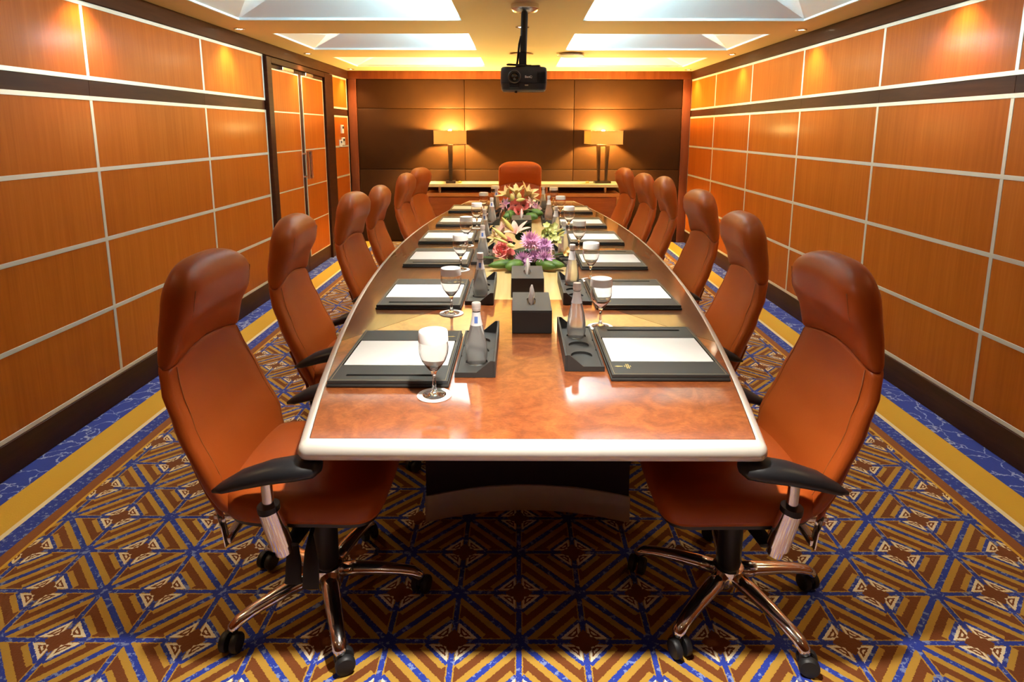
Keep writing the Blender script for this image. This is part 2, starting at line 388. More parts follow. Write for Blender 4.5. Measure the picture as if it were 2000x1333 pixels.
# double door on the left wall
XD = XL+0.004
bm = bmesh.new()
box(bm, XL, XL+0.05, 5.845, 5.955, 0, Z_TOP, 0.004, 1); box(bm, XL, XL+0.05, 7.57, 7.885, 0, Z_TOP, 0.004, 1); box(bm, XL, XL+0.05, 5.955, 7.57, 2.215, Z_TOP, 0.004, 1)
tag(new_obj('trim_3', bm, MT['dark_wood']), 'dark wood frame around the double door', kind='structure')
for k, (a, b) in enumerate(((5.96, 6.762), (6.766, 7.565))):
    bm = bmesh.new(); box(bm, XL+0.001, XL+0.022, a, b, 0.008, 2.21, 0.002, 1)
    dr = tag(new_obj('door_%d' % (k+1), bm, MT['dark_wood']), ('near' if k == 0 else 'far')+' leaf of the double door, orange wood panels with pale strips', kind='structure')
    pa, pb = a+0.035, b-0.055 if k == 0 else b-0.04
    if k == 1: pa = a+0.05
    zz = [0.177, 0.571, 0.975, 1.373, 1.766, 2.165]
    for c, d in zip(zz[:-1], zz[1:]):
        b2 = bmesh.new(); box(b2, XL+0.02, XL+0.028, pa+0.008, pb-0.008, c+0.006, d-0.006, 0.001, 1); new_obj('door_panel', b2, MT['door_wood'], dr)
    for z in zz:
        b2 = bmesh.new(); box(b2, XL+0.02, XL+0.030, pa-0.004, pb+0.004, z-0.006, z+0.006); new_obj('metal_strip', b2, MT['strip_metal'], dr)
    for y in (pa, pb):
        b2 = bmesh.new(); box(b2, XL+0.02, XL+0.0295, y-0.004 if y == pa else y-0.008, y+0.008 if y == pa else y+0.004, zz[0], zz[-1]); new_obj('metal_strip', b2, MT['strip_metal'], dr)
    yh = 6.715 if k == 0 else 6.82
    b2 = bmesh.new()
    tube(b2, [(XL+0.085, yh, 1.06), (XL+0.085, yh, 1.36)], 0.017, 12)
    for z in (1.085, 1.335): tube(b2, [(XL+0.022, yh, z), (XL+0.085, yh, z)], 0.011, 10)
    h = new_obj('pull_handle', b2, MT['chrome'], dr, 50); h['label'] = 'polished chrome bar pull handle'
    b2 = bmesh.new(); box(b2, XL+0.022, XL+0.06, a+0.25 if k == 0 else a+0.1, a+0.55 if k == 0 else a+0.35, 2.172, 2.205, 0.003, 1)
    new_obj('door_closer', b2, MT['satin_chrome'], dr)

# ------------------------------------------------------------------ ceiling fixtures
def spot(parent, loc, power, col, ang, blend, size=0.02, rx=0.0, ry=0.0):
    l = bpy.data.lights.new('spot_light', 'SPOT'); l.energy = power; l.color = col; l.spot_size = math.radians(ang); l.spot_blend = blend; l.shadow_soft_size = size
    o = bpy.data.objects.new('spot_light', l); C.objects.link(o); o.parent = parent; o.location = loc; o.rotation_euler = (rx, ry, 0)
def downlight(x, y, r, label, group, power, ang, col, blend=0.75, ry=0.0, soft=None):
    t = thing('recessed_downlight', label, 'downlight', (x, y, ZC), 0, group)
    bm = bmesh.new(); lathe(bm, [(r, 0.0), (r, -0.006), (r*0.72, -0.008), (r*0.66, 0.0)], 24, cap0=False, cap1=False)
    new_obj('trim_ring', bm, MT['satin_chrome'], t, 40)
    bm = bmesh.new(); lathe(bm, [(r*0.66, -0.001), (r*0.5, -0.004), (r*0.2, -0.005)], 20); new_obj('bulb', bm, MT['bulb_spot'], t, 60)
    spot(t, (0, 0, -0.014), power, col, ang, blend, soft or r*0.5, ry=ry)
for side, x, word in (('left', -2.235, 'left'), ('right', 2.262, 'right')):
    for k, y in enumerate((0.1, 1.75, 3.43, 5.11, 6.73, 8.42)):
        place = {3: 'nearest of the lit downlights in view', 4: 'second lit downlight from the near end', 5: 'far-corner downlight beside the back wall'}.get(k, ['downlight behind the camera', 'downlight above the camera', 'downlight just above the picture, lighting the nearest panels'][min(k, 2)])
        downlight(x, y, 0.045, '%s, along the %s wall' % (place, word), 'wall-washing downlights', WALL_SPOT*(0.25 if k == 0 else 1), 105, WARM, 0.9)
for k, y in enumerate((0.0, 1.35, 3.2, 5.0)):
    lab = 'small lit downlight behind the projector pole in the ceiling middle' if k == 3 else ['middle downlight behind the camera', 'middle downlight lighting the near table end', 'middle downlight just in front of the projector'][k]
    downlight(0.03 if k != 1 else 0.06, y, 0.055, lab, 'middle downlights', MID_SPOT*(0.1, 3.0, 1.5, 1.2)[k], 82 if k == 1 else 84, WARM2, 0.9, soft=0.05)
def disc(x, y, r, drop, name, label, cat):
    t = thing(name, label, cat, (x, y, ZC))
    bm = bmesh.new(); lathe(bm, [(r, -drop), (r*0.96, -drop-0.012), (r*0.5, -drop-0.018), (0.01, -drop-0.018)], 40); new_obj('disc', bm, MT['white_plastic'] if drop > 0.01 else MT['ceiling_paint'], t, 40)
    bm = bmesh.new(); lathe(bm, [(r*0.7, 0.0), (r*0.7, -drop)], 32); new_obj('neck', bm, MT['white_plastic'], t, 40)
disc(0.555, 6.72, 0.145, 0.016, 'ceiling_diffuser', 'round pale air diffuser on the ceiling right of the projector', 'diffuser')
disc(0.03, 6.72, 0.13, 0.004, 'ceiling_speaker', 'flat round grille on the ceiling behind the projector pole', 'speaker')

# ------------------------------------------------------------------ projector
PJ = (0.035, 4.13, 1.925)
t = thing('projector', 'black projector hanging from a pole, lens facing the camera', 'projector', PJ)
bm = bmesh.new(); ring_loft(bm, [[(x*sx, y*sy, z) for x, y in sell(40, 0.15, 0.115, 7)] for z, sx, sy in ((-0.078, 0.90, 0.90), (-0.07, 0.96, 0.97), (-0.03, 1.0, 1.0), (0.04, 1.0, 1.0), (0.062, 0.985, 0.985), (0.07, 0.93, 0.94))])
body = new_obj('body', bm, MT['projector_body'], t, 35)
bm = bmesh.new(); lathe(bm, [(0.040, 0), (0.042, 0.02), (0.036, 0.024), (0.028, 0.012)], 32); bmesh.ops.transform(bm, matrix=M_((-0.06, -0.112, 0.006), rx=PI/2), verts=bm.verts)
ln = new_obj('lens_barrel', bm, MT['lens_ring'], t, 40)
bm = bmesh.new(); lathe(bm, [(0.026, 0.012), (0.018, 0.020), (0.004, 0.024)], 24); bmesh.ops.transform(bm, matrix=M_((-0.06, -0.112, 0.006), rx=PI/2), verts=bm.verts)
new_obj('lens', bm, MT['lens_glass'], t, 60)
bm = bmesh.new(); box(bm, -0.14, 0.14, -0.119, -0.10, -0.032, -0.0295); new_obj('seam_line', bm, MT['projector_dark'], t)
for k in range(6):
    bm = bmesh.new(); box(bm, 0.087+k*0.009, 0.091+k*0.009, -0.119, -0.10, -0.026, 0.036); new_obj('vent_slat', bm, MT['projector_dark'], t)
for k in range(5):
    bm = bmesh.new(); box(bm, 0.085, 0.137, -0.1185, -0.10, -0.022+k*0.012, -0.0195+k*0.012); new_obj('vent_slat', bm, MT['projector_dark'], t)
bm = bmesh.new(); box(bm, -0.095, -0.03, -0.119, -0.10, -0.062, -0.036, 0.003, 1); new_obj('sensor_cover', bm, MT['projector_dark'], t)
bm = bmesh.new(); lathe(bm, [(0.008, -0.092), (0.008, -0.07)], 12, -0.05, -0.06); new_obj('foot', bm, MT['black_plastic'], t)
def text_mesh(txt, size, mt, parent, mtx, name, ext=0.0004):
    cu = bpy.data.curves.new('lettering', 'FONT'); cu.body = txt; cu.size = size; cu.extrude = ext; cu.align_x = 'CENTER'; cu.align_y = 'CENTER'; cu.offset = size*0.02
    to = bpy.data.objects.new('lettering', cu); C.objects.link(to)
    me = bpy.data.meshes.new_from_object(to.evaluated_get(bpy.context.evaluated_depsgraph_get()))
    bpy.data.objects.remove(to); me.transform(mtx); me.materials.clear(); me.materials.append(mt)
    o = bpy.data.objects.new(name, me); C.objects.link(o); o.parent = parent; return o
text_mesh('BenQ', 0.020, MT['paper_white'], t, M_((0.030, -0.1165, 0.006), rx=PI/2), 'logo_print', 0.001)
bm = bmesh.new(); box(bm, 0.005, 0.03, -0.117, -0.105, -0.05, -0.04, 0.002, 1); new_obj('status_window', bm, MT['satin_chrome'], t)
bm = bmesh.new(); box(bm, -0.05, 0.05, -0.05, 0.05, 0.07, 0.088, 0.003, 1); box(bm, -0.12, 0.02, -0.015, 0.015, 0.078, 0.09, 0.003, 1, M_((0, -0.04, 0), rz=0.5)); box(bm, -0.02, 0.11, -0.015, 0.015, 0.074, 0.086, 0.003, 1, M_((0, -0.02, 0), rz=-0.25))
new_obj('mount_bracket', bm, MT['black_plastic'], t)
bm = bmesh.new(); box(bm, -0.032, 0.018, -0.025, 0.025, 0.088, 0.17, 0.004, 1); new_obj('pole_joint', bm, MT['black_plastic'], t)
pt = ZC-PJ[2]
bm = bmesh.new(); tube(bm, [(-0.004, 0, 0.15), (0.006, 0, pt-0.01)], 0.0225, 16); new_obj('pole', bm, MT['black_plastic'], t, 60)
bm = bmesh.new(); lathe(bm, [(0.09, pt-0.001), (0.09, pt-0.03), (0.075, pt-0.045), (0.03, pt-0.055)], 32, 0.006, 0); new_obj('ceiling_plate', bm, MT['satin_chrome'], t, 40)
bm = bmesh.new(); tube(bm, [(-0.018, -0.01, 0.27), (-0.030, -0.015, 0.22), (-0.040, -0.015, 0.12), (-0.05, 0.02, 0.06)], 0.007, 8); new_obj('cable', bm, MT['rubber_black'], t, 60)

# ------------------------------------------------------------------ wall devices
def wall_dev(name, label, y, z, wy, wz, mt, cat):
    t = thing(name, label, cat, (XL+0.0145, y, z))
    b = bmesh.new(); box(b, 0, 0.022, -wy/2, wy/2, -wz/2, wz/2, 0.003, 1); new_obj('housing', b, MT[mt], t)
    b = bmesh.new(); box(b, 0.021, 0.025, -wy*0.3, wy*0.3, wz*0.05, wz*0.34, 0.001, 1); new_obj('display', b, MT['projector_dark'], t)
    return t
wall_dev('wall_thermostat', 'small white thermostat with dark screen, above the switch plate', 8.30, 1.60, 0.085, 0.11, 'white_plastic', 'thermostat')
wall_dev('switch_plate', 'white switch plate with dark display, right of the double door', 8.32, 1.44, 0.12, 0.10, 'white_plastic', 'switch')
t = wall_dev('light_switch', 'narrow white light switch, lower left of the plate cluster', 8.195, 1.415, 0.07, 0.09, 'white_plastic', 'switch')

# ------------------------------------------------------------------ conference table
TX, TY0, TY1, HW0, HW1 = 0.042, 1.55, 7.37, 0.648, 0.945
def half_w(y):
    u = (y-(TY0+TY1)/2)/((TY1-TY0)/2); return HW1-(HW1-HW0)*u*u
table = thing('conference_table', 'long boat-shaped wooden conference table with pale metal edge', 'table', (TX, (TY0+TY1)/2, 0))
tyc = (TY0+TY1)/2
NY = 48; EDGE = 0.032
def outline(inset, rc=0.03):
    ys = [TY0+inset+(TY1-TY0-2*inset)*i/NY for i in range(NY+1)]
    pts = []
    R = [(half_w(y)-inset, y) for y in ys]
    r = max(0.004, rc-inset*0.8)
    def corner(c0, n=6):
        return c0
    def arc(cx, cy, a0, a1, n=6): return [(cx+r*math.cos(a0+(a1-a0)*k/n), cy+r*math.sin(a0+(a1-a0)*k/n)) for k in range(n+1)]
    xb, yb = R[0]; xt, yt = R[-1]
    right = [p for p in R if yb+r < p[1] < yt-r]
    pts += arc(half_w(yb+r)-inset-r, yb+r, -PI/2, 0)+right+arc(half_w(yt-r)-inset-r, yt-r, 0, PI/2)
    return pts+[(-x, y) for x, y in pts[::-1]]
def tpts(inset, z, rc=0.03): return [(x, y-tyc, z) for x, y in outline(inset, rc)]
bm = bmesh.new()
prof = [(EDGE, TZ), (EDGE-0.006, TZ+0.001), (0.022, TZ-0.001), (0.012, TZ-0.006), (0.004, TZ-0.015), (0.0, TZ-0.027), (0.001, TZ-0.040), (0.007, TZ-0.051), (0.018, TZ-0.058), (0.05, TZ-0.058), (0.05, TZ-0.02)]
ring_loft(bm, [tpts(i, z) for i, z in prof], False, False); new_obj('metal_edge', bm, MT['edge_metal'], table, 70)
bm = bmesh.new(); ring_loft(bm, [tpts(0.04, TZ-0.05), tpts(0.04, TZ-0.006)]); new_obj('core_board', bm, MT['table_side_wood'], table)
IX0, IX1, IY0, IY1 = -0.29, 0.29, 3.0, 5.87        # centre inlay (table-centred x)
ins = EDGE+0.001
def hw(y): return half_w(y)-ins
def flat(name, poly, mt, gap=0.0008):
    bm = bmesh.new(); cxm = sum(p[0] for p in poly)/len(poly); cym = sum(p[1] for p in poly)/len(poly)
    P = [(x-math.copysign(gap, x-cxm), y-math.copysign(gap, y-cym)) for x, y in poly]
    lo = [bm.verts.new((x, y-tyc, TZ-0.007)) for x, y in P]; hi = [bm.verts.new((x, y-tyc, TZ)) for x, y in P]
    bm.faces.new(lo[::-1]); bm.faces.new(hi)
    for k in range(len(P)): bm.faces.new((lo[k], lo[(k+1) % len(P)], hi[(k+1) % len(P)], hi[k]))
    return new_obj(name, bm, mt, table)
YS0 = 2.38; YS1 = TY0+TY1-YS0
ysq = [TY0+ins+(YS0-TY0-ins)*k/8 for k in range(9)]
flat('end_veneer', [(-hw(y), y) for y in ysq[::-1]]+[(hw(y), y) for y in ysq]+[(IX1, IY0), (IX0, IY0)], MT['table_burl'])
ysr = [YS1+(TY1-ins-YS1)*k/8 for k in range(9)]
flat('end_veneer', [(IX0, IY1), (IX1, IY1)]+[(hw(y), y) for y in ysr]+[(-hw(y), y) for y in ysr[::-1]], MT['table_burl'])
ysm = [YS0+(YS1-YS0)*k/24 for k in range(25)]
flat('side_veneer', [(IX1, IY0)]+[(hw(y), y) for y in ysm]+[(IX1, IY1)], MT['table_side_wood'])
flat('side_veneer', [(IX0, IY1)]+[(-hw(y), y) for y in ysm[::-1]]+[(IX0, IY0)], MT['table_side_wood'])
flat('centre_inlay', [(IX0, IY0), (IX1, IY0), (IX1, IY1), (IX0, IY1)], MT['table_inlay'])
def pedestal(y0, y1, flip):
    n = 16; X0 = 0.42
    def ol(w, dep, off):
        a = [(-w+2*w*k/n, (y0+off+dep*(1-((-w+2*w*k/n)/w)**2)) if not flip else (y1-off-dep*(1-((-w+2*w*k/n)/w)**2))) for k in range(n+1)]
        yb = (y1-off) if not flip else (y0+off)
        return a+[(w, yb), (-w, yb)]
    bm = bmesh.new(); ring_loft(bm, [[(x, y-tyc, z) for x, y in ol(X0, 0.085, 0)] for z in (0.0, 0.115)]); new_obj('plinth', bm, MT['plinth_metal'], table)
    bm = bmesh.new(); ring_loft(bm, [[(x, y-tyc, z) for x, y in ol(X0-0.004, 0.085, 0.01)] for z in (0.115, TZ-0.05)]); new_obj('pedestal', bm, MT['pedestal_dark'], table)
pedestal(2.285, 3.2, False); pedestal(5.7, 6.6, True)

# ------------------------------------------------------------------ chairs
BK_C = [(0.40, -0.165), (0.46, -0.180), (0.58, -0.220), (0.75, -0.285), (0.86, -0.318), (0.93, -0.328), (1.0, -0.315), (1.08, -0.288), (1.16, -0.276), (1.23, -0.280)]
BK_T = [(0.40, 0.030), (0.47, 0.042), (0.6, 0.046), (0.8, 0.042), (0.92, 0.038), (1.0, 0.053), (1.08, 0.069), (1.15, 0.068), (1.23, 0.056)]
BK_W = [(0.40, 0.150), (0.44, 0.195), (0.50, 0.240), (0.60, 0.262), (0.72, 0.258), (0.84, 0.242), (0.92, 0.222), (1.0, 0.212), (1.10, 0.212), (1.16, 0.205)]
def back_ring(z, kw, kt, wide, n=36, wfix=0.0):
    wk = smoothcurve(BK_W, z)
    if wide: wk = 0.275 if z > 0.55 else wk+0.02
    w_ = wk*kw; t_ = smoothcurve(BK_T, z)*kt; c = smoothcurve(BK_C, z)
    sag = 0.036*math.exp(-((z-ZSEAM)/0.10)**2)
    return [(x, c+y+0.03*(x/0.25)**2, z+0.012*sag/0.036-sag*(x/0.22)**2) for x, y in sell(n, w_, t_, 3.6, 2.6)]
ZSEAM = 0.937
def make_chair(wide=False):
    t = thing('office_chair', 'x', 'chair')
    L = MT['orange_leather']
    up = thing('x', None, None)                # temporary, replaced below by direct parenting
    bpy.data.objects.remove(up)
    # backrest
    rings = [back_ring(0.405, 0.55, 0.4, wide)]
    for k in range(15):
        z = 0.412+(ZSEAM-0.014-0.412)*k/14; rings.append(back_ring(z, 1.0 if k else 0.84, 1.0 if k else 0.8, wide))
    rings += [back_ring(ZSEAM-0.006, 0.99, 0.93, wide), back_ring(ZSEAM+0.001, 0.965, 0.72, wide), back_ring(ZSEAM+0.004, 0.9, 0.4, wide)]
    bm = bmesh.new(); ring_loft(bm, rings); bk = new_obj('backrest', bm, L, t, 180)
    # headrest
    rings = [back_ring(ZSEAM-0.004, 0.9, 0.4, wide), back_ring(ZSEAM-0.001, 0.965, 0.74, wide), back_ring(ZSEAM+0.006, 0.99, 0.95, wide)]
    for k in range(9): rings.append(back_ring(ZSEAM+0.016+(1.12-ZSEAM-0.016)*k/8, 1.0, 1.0, wide))
    for k in range(1, 8):
        a = k/8*PI/2; kw = 1-(1-math.cos(a))*(0.76 if not wide else 0.62); rings.append(back_ring(1.12+0.097*math.sin(a), kw, math.cos(a)**0.7, wide))
    rings.append(back_ring(1.2175, 0.25, 0.12, wide))
    bm = bmesh.new(); ring_loft(bm, rings); hd = new_obj('headrest', bm, L, t, 180)
    # stitched seams on the front face, near both sides
    for par, z0, z1 in ((bk, 0.47, ZSEAM-0.02), (hd, ZSEAM+0.02, 1.14)):
        for s in (-1, 1):
            bm = bmesh.new(); P = []
            for k in range(11):
                z = z0+(z1-z0)*k/10; wk = (0.275 if wide else smoothcurve(BK_W, z)); x = wk*0.86*s
                yy = (1-abs(0.86)**3.6)**(1/2.6)
                P.append((x, smoothcurve(BK_C, z)+smoothcurve(BK_T, z)*yy*1.0+0.03*(x/0.25)**2, z))
            tube(bm, P, 0.0014, 6); new_obj('stitched_seam', bm, MT['leather_thread'], par, 180)
    # seat
    def seat_ring(z, kx, ky, n=40):
        out = []
        for x, y in sell(n, 0.252*kx, 0.245*ky, 4.5):
            yy = y+0.045; drop = max(0, yy-0.10)/0.19; rise = max(0, -0.05-yy)
            out.append((x, yy, z-0.032*drop*drop+0.05*rise))
        return out
    bm = bmesh.new()
    ring_loft(bm, [seat_ring(z, a, b) for z, a, b in ((0.448, 0.90, 0.90), (0.452, 0.97, 0.97), (0.47, 1.0, 1.0), (0.50, 1.0, 1.0), (0.522, 0.985, 0.985), (0.536, 0.94, 0.94), (0.543, 0.85, 0.85), (0.546, 0.6, 0.6), (0.545, 0.2, 0.2))]); new_obj('seat', bm, L, t, 180)
    bm = bmesh.new(); ring_loft(bm, [seat_ring(z, a, b) for z, a, b in ((0.430, 0.86, 0.86), (0.434, 0.93, 0.94), (0.452, 0.945, 0.955))]); new_obj('seat_pan', bm, MT['black_plastic'], t, 50)
    bm = bmesh.new(); box(bm, -0.09, 0.09, -0.14, 0.15, 0.365, 0.432, 0.012, 2); new_obj('tilt_mechanism', bm, MT['black_plastic'], t, 40)
    bm = bmesh.new(); box(bm, -0.16, 0.16, -0.235, 0.02, 0.405, 0.425, 0.006, 2); new_obj('mechanism_plate', bm, MT['chrome'], t, 40)
    # back supports (two flat chrome bars) and the cross bar carrying them
    for s in (-1, 1):
        bx_ = 0.198
        def rear(z): return smoothcurve(BK_C, z)-smoothcurve(BK_T, z)*(1-min(1, bx_/smoothcurve(BK_W, z))**3.6)**(1/2.6)+0.03*(bx_/0.25)**2-0.002
        P = [(s*bx_, -0.176, 0.352), (s*bx_, -0.182, 0.40)]+[(s*bx_, rear(z), z) for z in (0.48, 0.53, 0.58, 0.63)]
        bm = bmesh.new(); tube(bm, P, 0.017, 8, flat=0.3, up=(0, 1, 0.3)); new_obj('back_support', bm, MT['chrome'], t, 60)
    bm = bmesh.new(); box(bm, -0.200, 0.200, -0.190, -0.166, 0.352, 0.376, 0.005, 2); new_obj('cross_bar', bm, MT['chrome'], t, 40)
    # armrests
    for s in (-1, 1):
        ax = s*0.285
        P = [(ax, -0.215, 0.586), (ax, -0.185, 0.598), (ax, -0.12, 0.626), (ax, -0.04, 0.648), (ax-s*0.004, 0.03, 0.657), (ax-s*0.010, 0.075, 0.658), (ax-s*0.012, 0.095, 0.657)]
        bm = bmesh.new(); tube(bm, P, [0.006, 0.024, 0.040, 0.047, 0.049, 0.044, 0.020], 16, flat=[0.005, 0.015, 0.025, 0.030, 0.031, 0.027, 0.012]); ar = new_obj('armrest', bm, MT['black_plastic'], t, 180)
        bm = bmesh.new(); tube(bm, [(ax, -0.062, 0.632), (ax, -0.058, 0.50)], 0.016, 16); new_obj('arm_post', bm, MT['chrome'], ar, 60)
        bm = bmesh.new(); tube(bm, [(ax, -0.060, 0.545), (ax, -0.059, 0.528)], 0.031, 16); new_obj('arm_collar', bm, MT['black_plastic'], ar, 60)
        bm = bmesh.new(); tube(bm, [(ax, -0.059, 0.530), (ax-s*0.022, -0.040, 0.405), (ax-s*0.0225, -0.0395, 0.4045), (ax-s*0.027, -0.035, 0.375)], [0.030, 0.032, 0.024, 0.024], 18); new_obj('arm_sleeve', bm, MT['chrome'], ar, 60)
        bm = bmesh.new(); tube(bm, [(ax-s*0.040, -0.046, 0.46), (ax-s*0.045, -0.040, 0.40), (ax-s*0.075, -0.03, 0.372), (s*0.13, -0.01, 0.385), (s*0.07, 0.0, 0.40)], [0.024, 0.026, 0.026, 0.026, 0.026], 10, flat=0.55); new_obj('arm_bracket', bm, MT['black_plastic'], ar, 60)
    for k, (x, y) in enumerate(((0.155, 0.0), (0.175, 0.06))):
        bm = bmesh.new(); tube(bm, [(0.07, y, 0.385), (x, y+0.01, 0.365), (x+0.025, y+0.015, 0.33), (x+0.04, y+0.02, 0.29), (x+0.055, y+0.02, 0.225)], [0.006, 0.008, 0.018, 0.024, 0.026], 8, flat=[0.006, 0.006, 0.007, 0.007, 0.005], up=(1, 0, 0.2)); new_obj('lever', bm, MT['black_plastic'], t, 60)
    bm = bmesh.new(); lathe(bm, [(0.026, 0.09), (0.040, 0.15), (0.040, 0.30), (0.044, 0.32), (0.044, 0.37)], 20); new_obj('gas_column', bm, MT['black_plastic'], t, 40)
    bm = bmesh.new(); lathe(bm, [(0.03, 0.062), (0.052, 0.07), (0.056, 0.11), (0.05, 0.135), (0.042, 0.14)], 24); new_obj('base_hub', bm, MT['chrome'], t, 40)
    for k in range(5):
        a = math.radians(95+72*k)
        c, s = math.cos(a), math.sin(a)
        P = [(0.035, 0.112), (0.10, 0.112), (0.18, 0.106), (0.25, 0.096), (0.29, 0.086), (0.312, 0.070), (0.318, 0.058)]
        bm = bmesh.new(); tube(bm, [(r*c, r*s, z) for r, z in P], [0.030, 0.029, 0.026, 0.023, 0.022, 0.020, 0.014], 12, flat=[0.022, 0.021, 0.018, 0.016, 0.016, 0.016, 0.012]); lg = new_obj('base_leg', bm, MT['chrome'], t, 180)
        ca = a+random.uniform(0.6, 2.4); wx, wy = 0.312*c, 0.312*s
        bm = bmesh.new()
        for q in (-1, 1):
            m4 = M_((wx+math.cos(ca)*0.012, wy+math.sin(ca)*0.012, 0.030), rz=ca) @ Matrix.Rotation(PI/2, 4, 'X')
            b2 = bmesh.new(); lathe(b2, [(0.020, q*0.006), (0.0285, q*0.008), (0.030, q*0.012), (0.030, q*0.024), (0.026, q*0.029), (0.012, q*0.030)], 18)
            bmesh.ops.transform(b2, matrix=m4, verts=b2.verts); me = bpy.data.meshes.new('x'); b2.to_mesh(me); b2.free(); bm.from_mesh(me); bpy.data.meshes.remove(me)
        lathe(bm, [(0.012, 0.035), (0.016, 0.060), (0.010, 0.064)], 12, wx, wy)
        new_obj('caster', bm, MT['rubber_black'], lg, 40)
    return t
chair0 = make_chair()
ORD = ['nearest the camera', 'second from the near end', 'third from the near end', 'fourth from the near end', 'fifth from the near end', 'farthest from the camera']
CH_L = [(-0.650, 1.87, 0, 0.003), (-0.77, 2.82, 3, -0.008), (-0.765, 3.82, -3, -0.006), (-0.775, 4.62, 2, -0.035), (-0.74, 5.52, -2, -0.006), (-0.755, 6.30, -14, -0.006)]
CH_R = [(0.722, 1.87, 0, 0.0), (0.795, 2.88, -2, 0.0), (0.885, 3.86, 2, 0.01), (0.86, 4.74, -3, 0.028), (0.865, 5.50, 3, -0.002), (0.84, 6.36, 6, -0.006)]
first = True
LIFT = {'backrest', 'headrest', 'seat', 'seat_pan', 'tilt_mechanism', 'mechanism_plate', 'back_support', 'cross_bar', 'armrest', 'lever'}
for side, lst, base in (('left', CH_L, -PI/2), ('right', CH_R, PI/2)):
    for k, (x, y, rz, dz) in enumerate(lst):
        c = chair0 if first else copy_tree(chair0)
        first = False
        c.location = (x, y, 0); c.rotation_euler = (0, 0, base+math.radians(rz))
        for ch in [o for o in bpy.data.objects if o.parent == c]:
            nm = ch.name.split('.')[0]
            if nm in LIFT: ch.location.z = dz if nm != 'armrest' else min(dz, 0.0)
            ch.location.y = -0.055 if side == 'left' and k == 0 and nm in LIFT and nm != 'armrest' else 0.0
            if nm == 'base_leg': ch.rotation_euler.z = math.radians(0 if side == 'left' and k == 0 else 39 if k == 0 else (23*k+11*(side == 'left')) % 72)
        tag(c, 'orange leather high-back chair on the %s side of the table, %s' % (side, ORD[k]), 'chair', 'chairs around the conference table')
hc = make_chair(True)
hc.location = (0.025, 7.62, 0); hc.rotation_euler = (0, 0, PI)
for ch in [o for o in bpy.data.objects if o.parent == hc]:
    if ch.name.split('.')[0] in LIFT: ch.location.z = -0.02
tag(hc, 'wide orange leather chair facing the camera at the far head of the table', 'chair', 'chairs around the conference table')

# ------------------------------------------------------------------ table settings (local frame: the sitter looks towards +x)
GROUPS = dict(pad='desk pads', tray='bottle trays', bottle='water bottles', glass='water glasses', paper='note papers', coaster='coasters')
def make_pad():
    t = thing('desk_pad', 'x', 'desk pad')
    bm = bmesh.new(); box(bm, -0.205, 0.205, -0.265, 0.265, 0.0, 0.010, 0.003, 2); new_obj('base_board', bm, MT['black_leather'], t, 40)
    # top cover with a recess for the paper: four borders, and a slot for a pen
    x0, x1, y0, y1 = -0.205, 0.205, -0.265, 0.265
    top = bmesh.new(); g = 0.004
    for a, b, c, d in ((x0+g, x1-g, y0+g, -0.220), (x0+g, -0.15, -0.220, -0.204), (0.15, x1-g, -0.220, -0.204), (x0+g, x1-g, -0.204, -0.122), (x0+g, x1-g, 0.138, y1-g), (x0+g, -0.19, -0.122, 0.138), (0.19, x1-g, -0.122, 0.138)):
        box(top, a, b, c, d, 0.012, 0.022)
    new_obj('cover', top, MT['black_leather'], t)
    bm = bmesh.new(); box(bm, -0.15, 0.15, -0.2195, -0.2045, 0.010, 0.0115); new_obj('pen_slot', bm, MT['projector_dark'], t)
    bm = bmesh.new(); box(bm, -0.19, 0.19, -0.122, 0.138, 0.010, 0.014); new_obj('inner_board', bm, MT['black_leather'], t)
    bm = bmesh.new()
    for a, b, c, d in ((x0+0.012, x1-0.012, y0+0.012, y0+0.0135), (x0+0.012, x1-0.012, y1-0.0135, y1-0.012), (x0+0.012, x0+0.0135, y0+0.012, y1-0.012), (x1-0.0135, x1-0.012, y0+0.012, y1-0.012)):
        box(bm, a, b, c, d, 0.0215, 0.0225)
    new_obj('stitching', bm, MT['gold_thread'], t)
    # gold emblem: a small leaf mark and four lines of print
    bm = bmesh.new()
    P = [(0.182, 0.185), (0.172, 0.190), (0.152, 0.187), (0.152, 0.183), (0.172, 0.180)]
    lo = [bm.verts.new((x, y, 0.0221)) for x, y in P]; hi = [bm.verts.new((x, y, 0.0227)) for x, y in P]
    bm.faces.new(lo); bm.faces.new(hi)
    for k in range(5): bm.faces.new((lo[k], lo[(k+1) % 5], hi[(k+1) % 5], hi[k]))
    for k, (ln_, th) in enumerate(((0.016, 0.002), (0.042, 0.0028), (0.042, 0.0028), (0.014, 0.002))):
        xx = 0.146-k*0.0068; n = max(2, int(ln_/0.0055))
        for i in range(n):
            yy = 0.185-ln_/2+ln_*i/n; box(bm, xx-th, xx+th*0.6, yy, yy+ln_/n*0.72, 0.0221, 0.0227)
    new_obj('emblem_print', bm, MT['gold_print'], t)
    return t
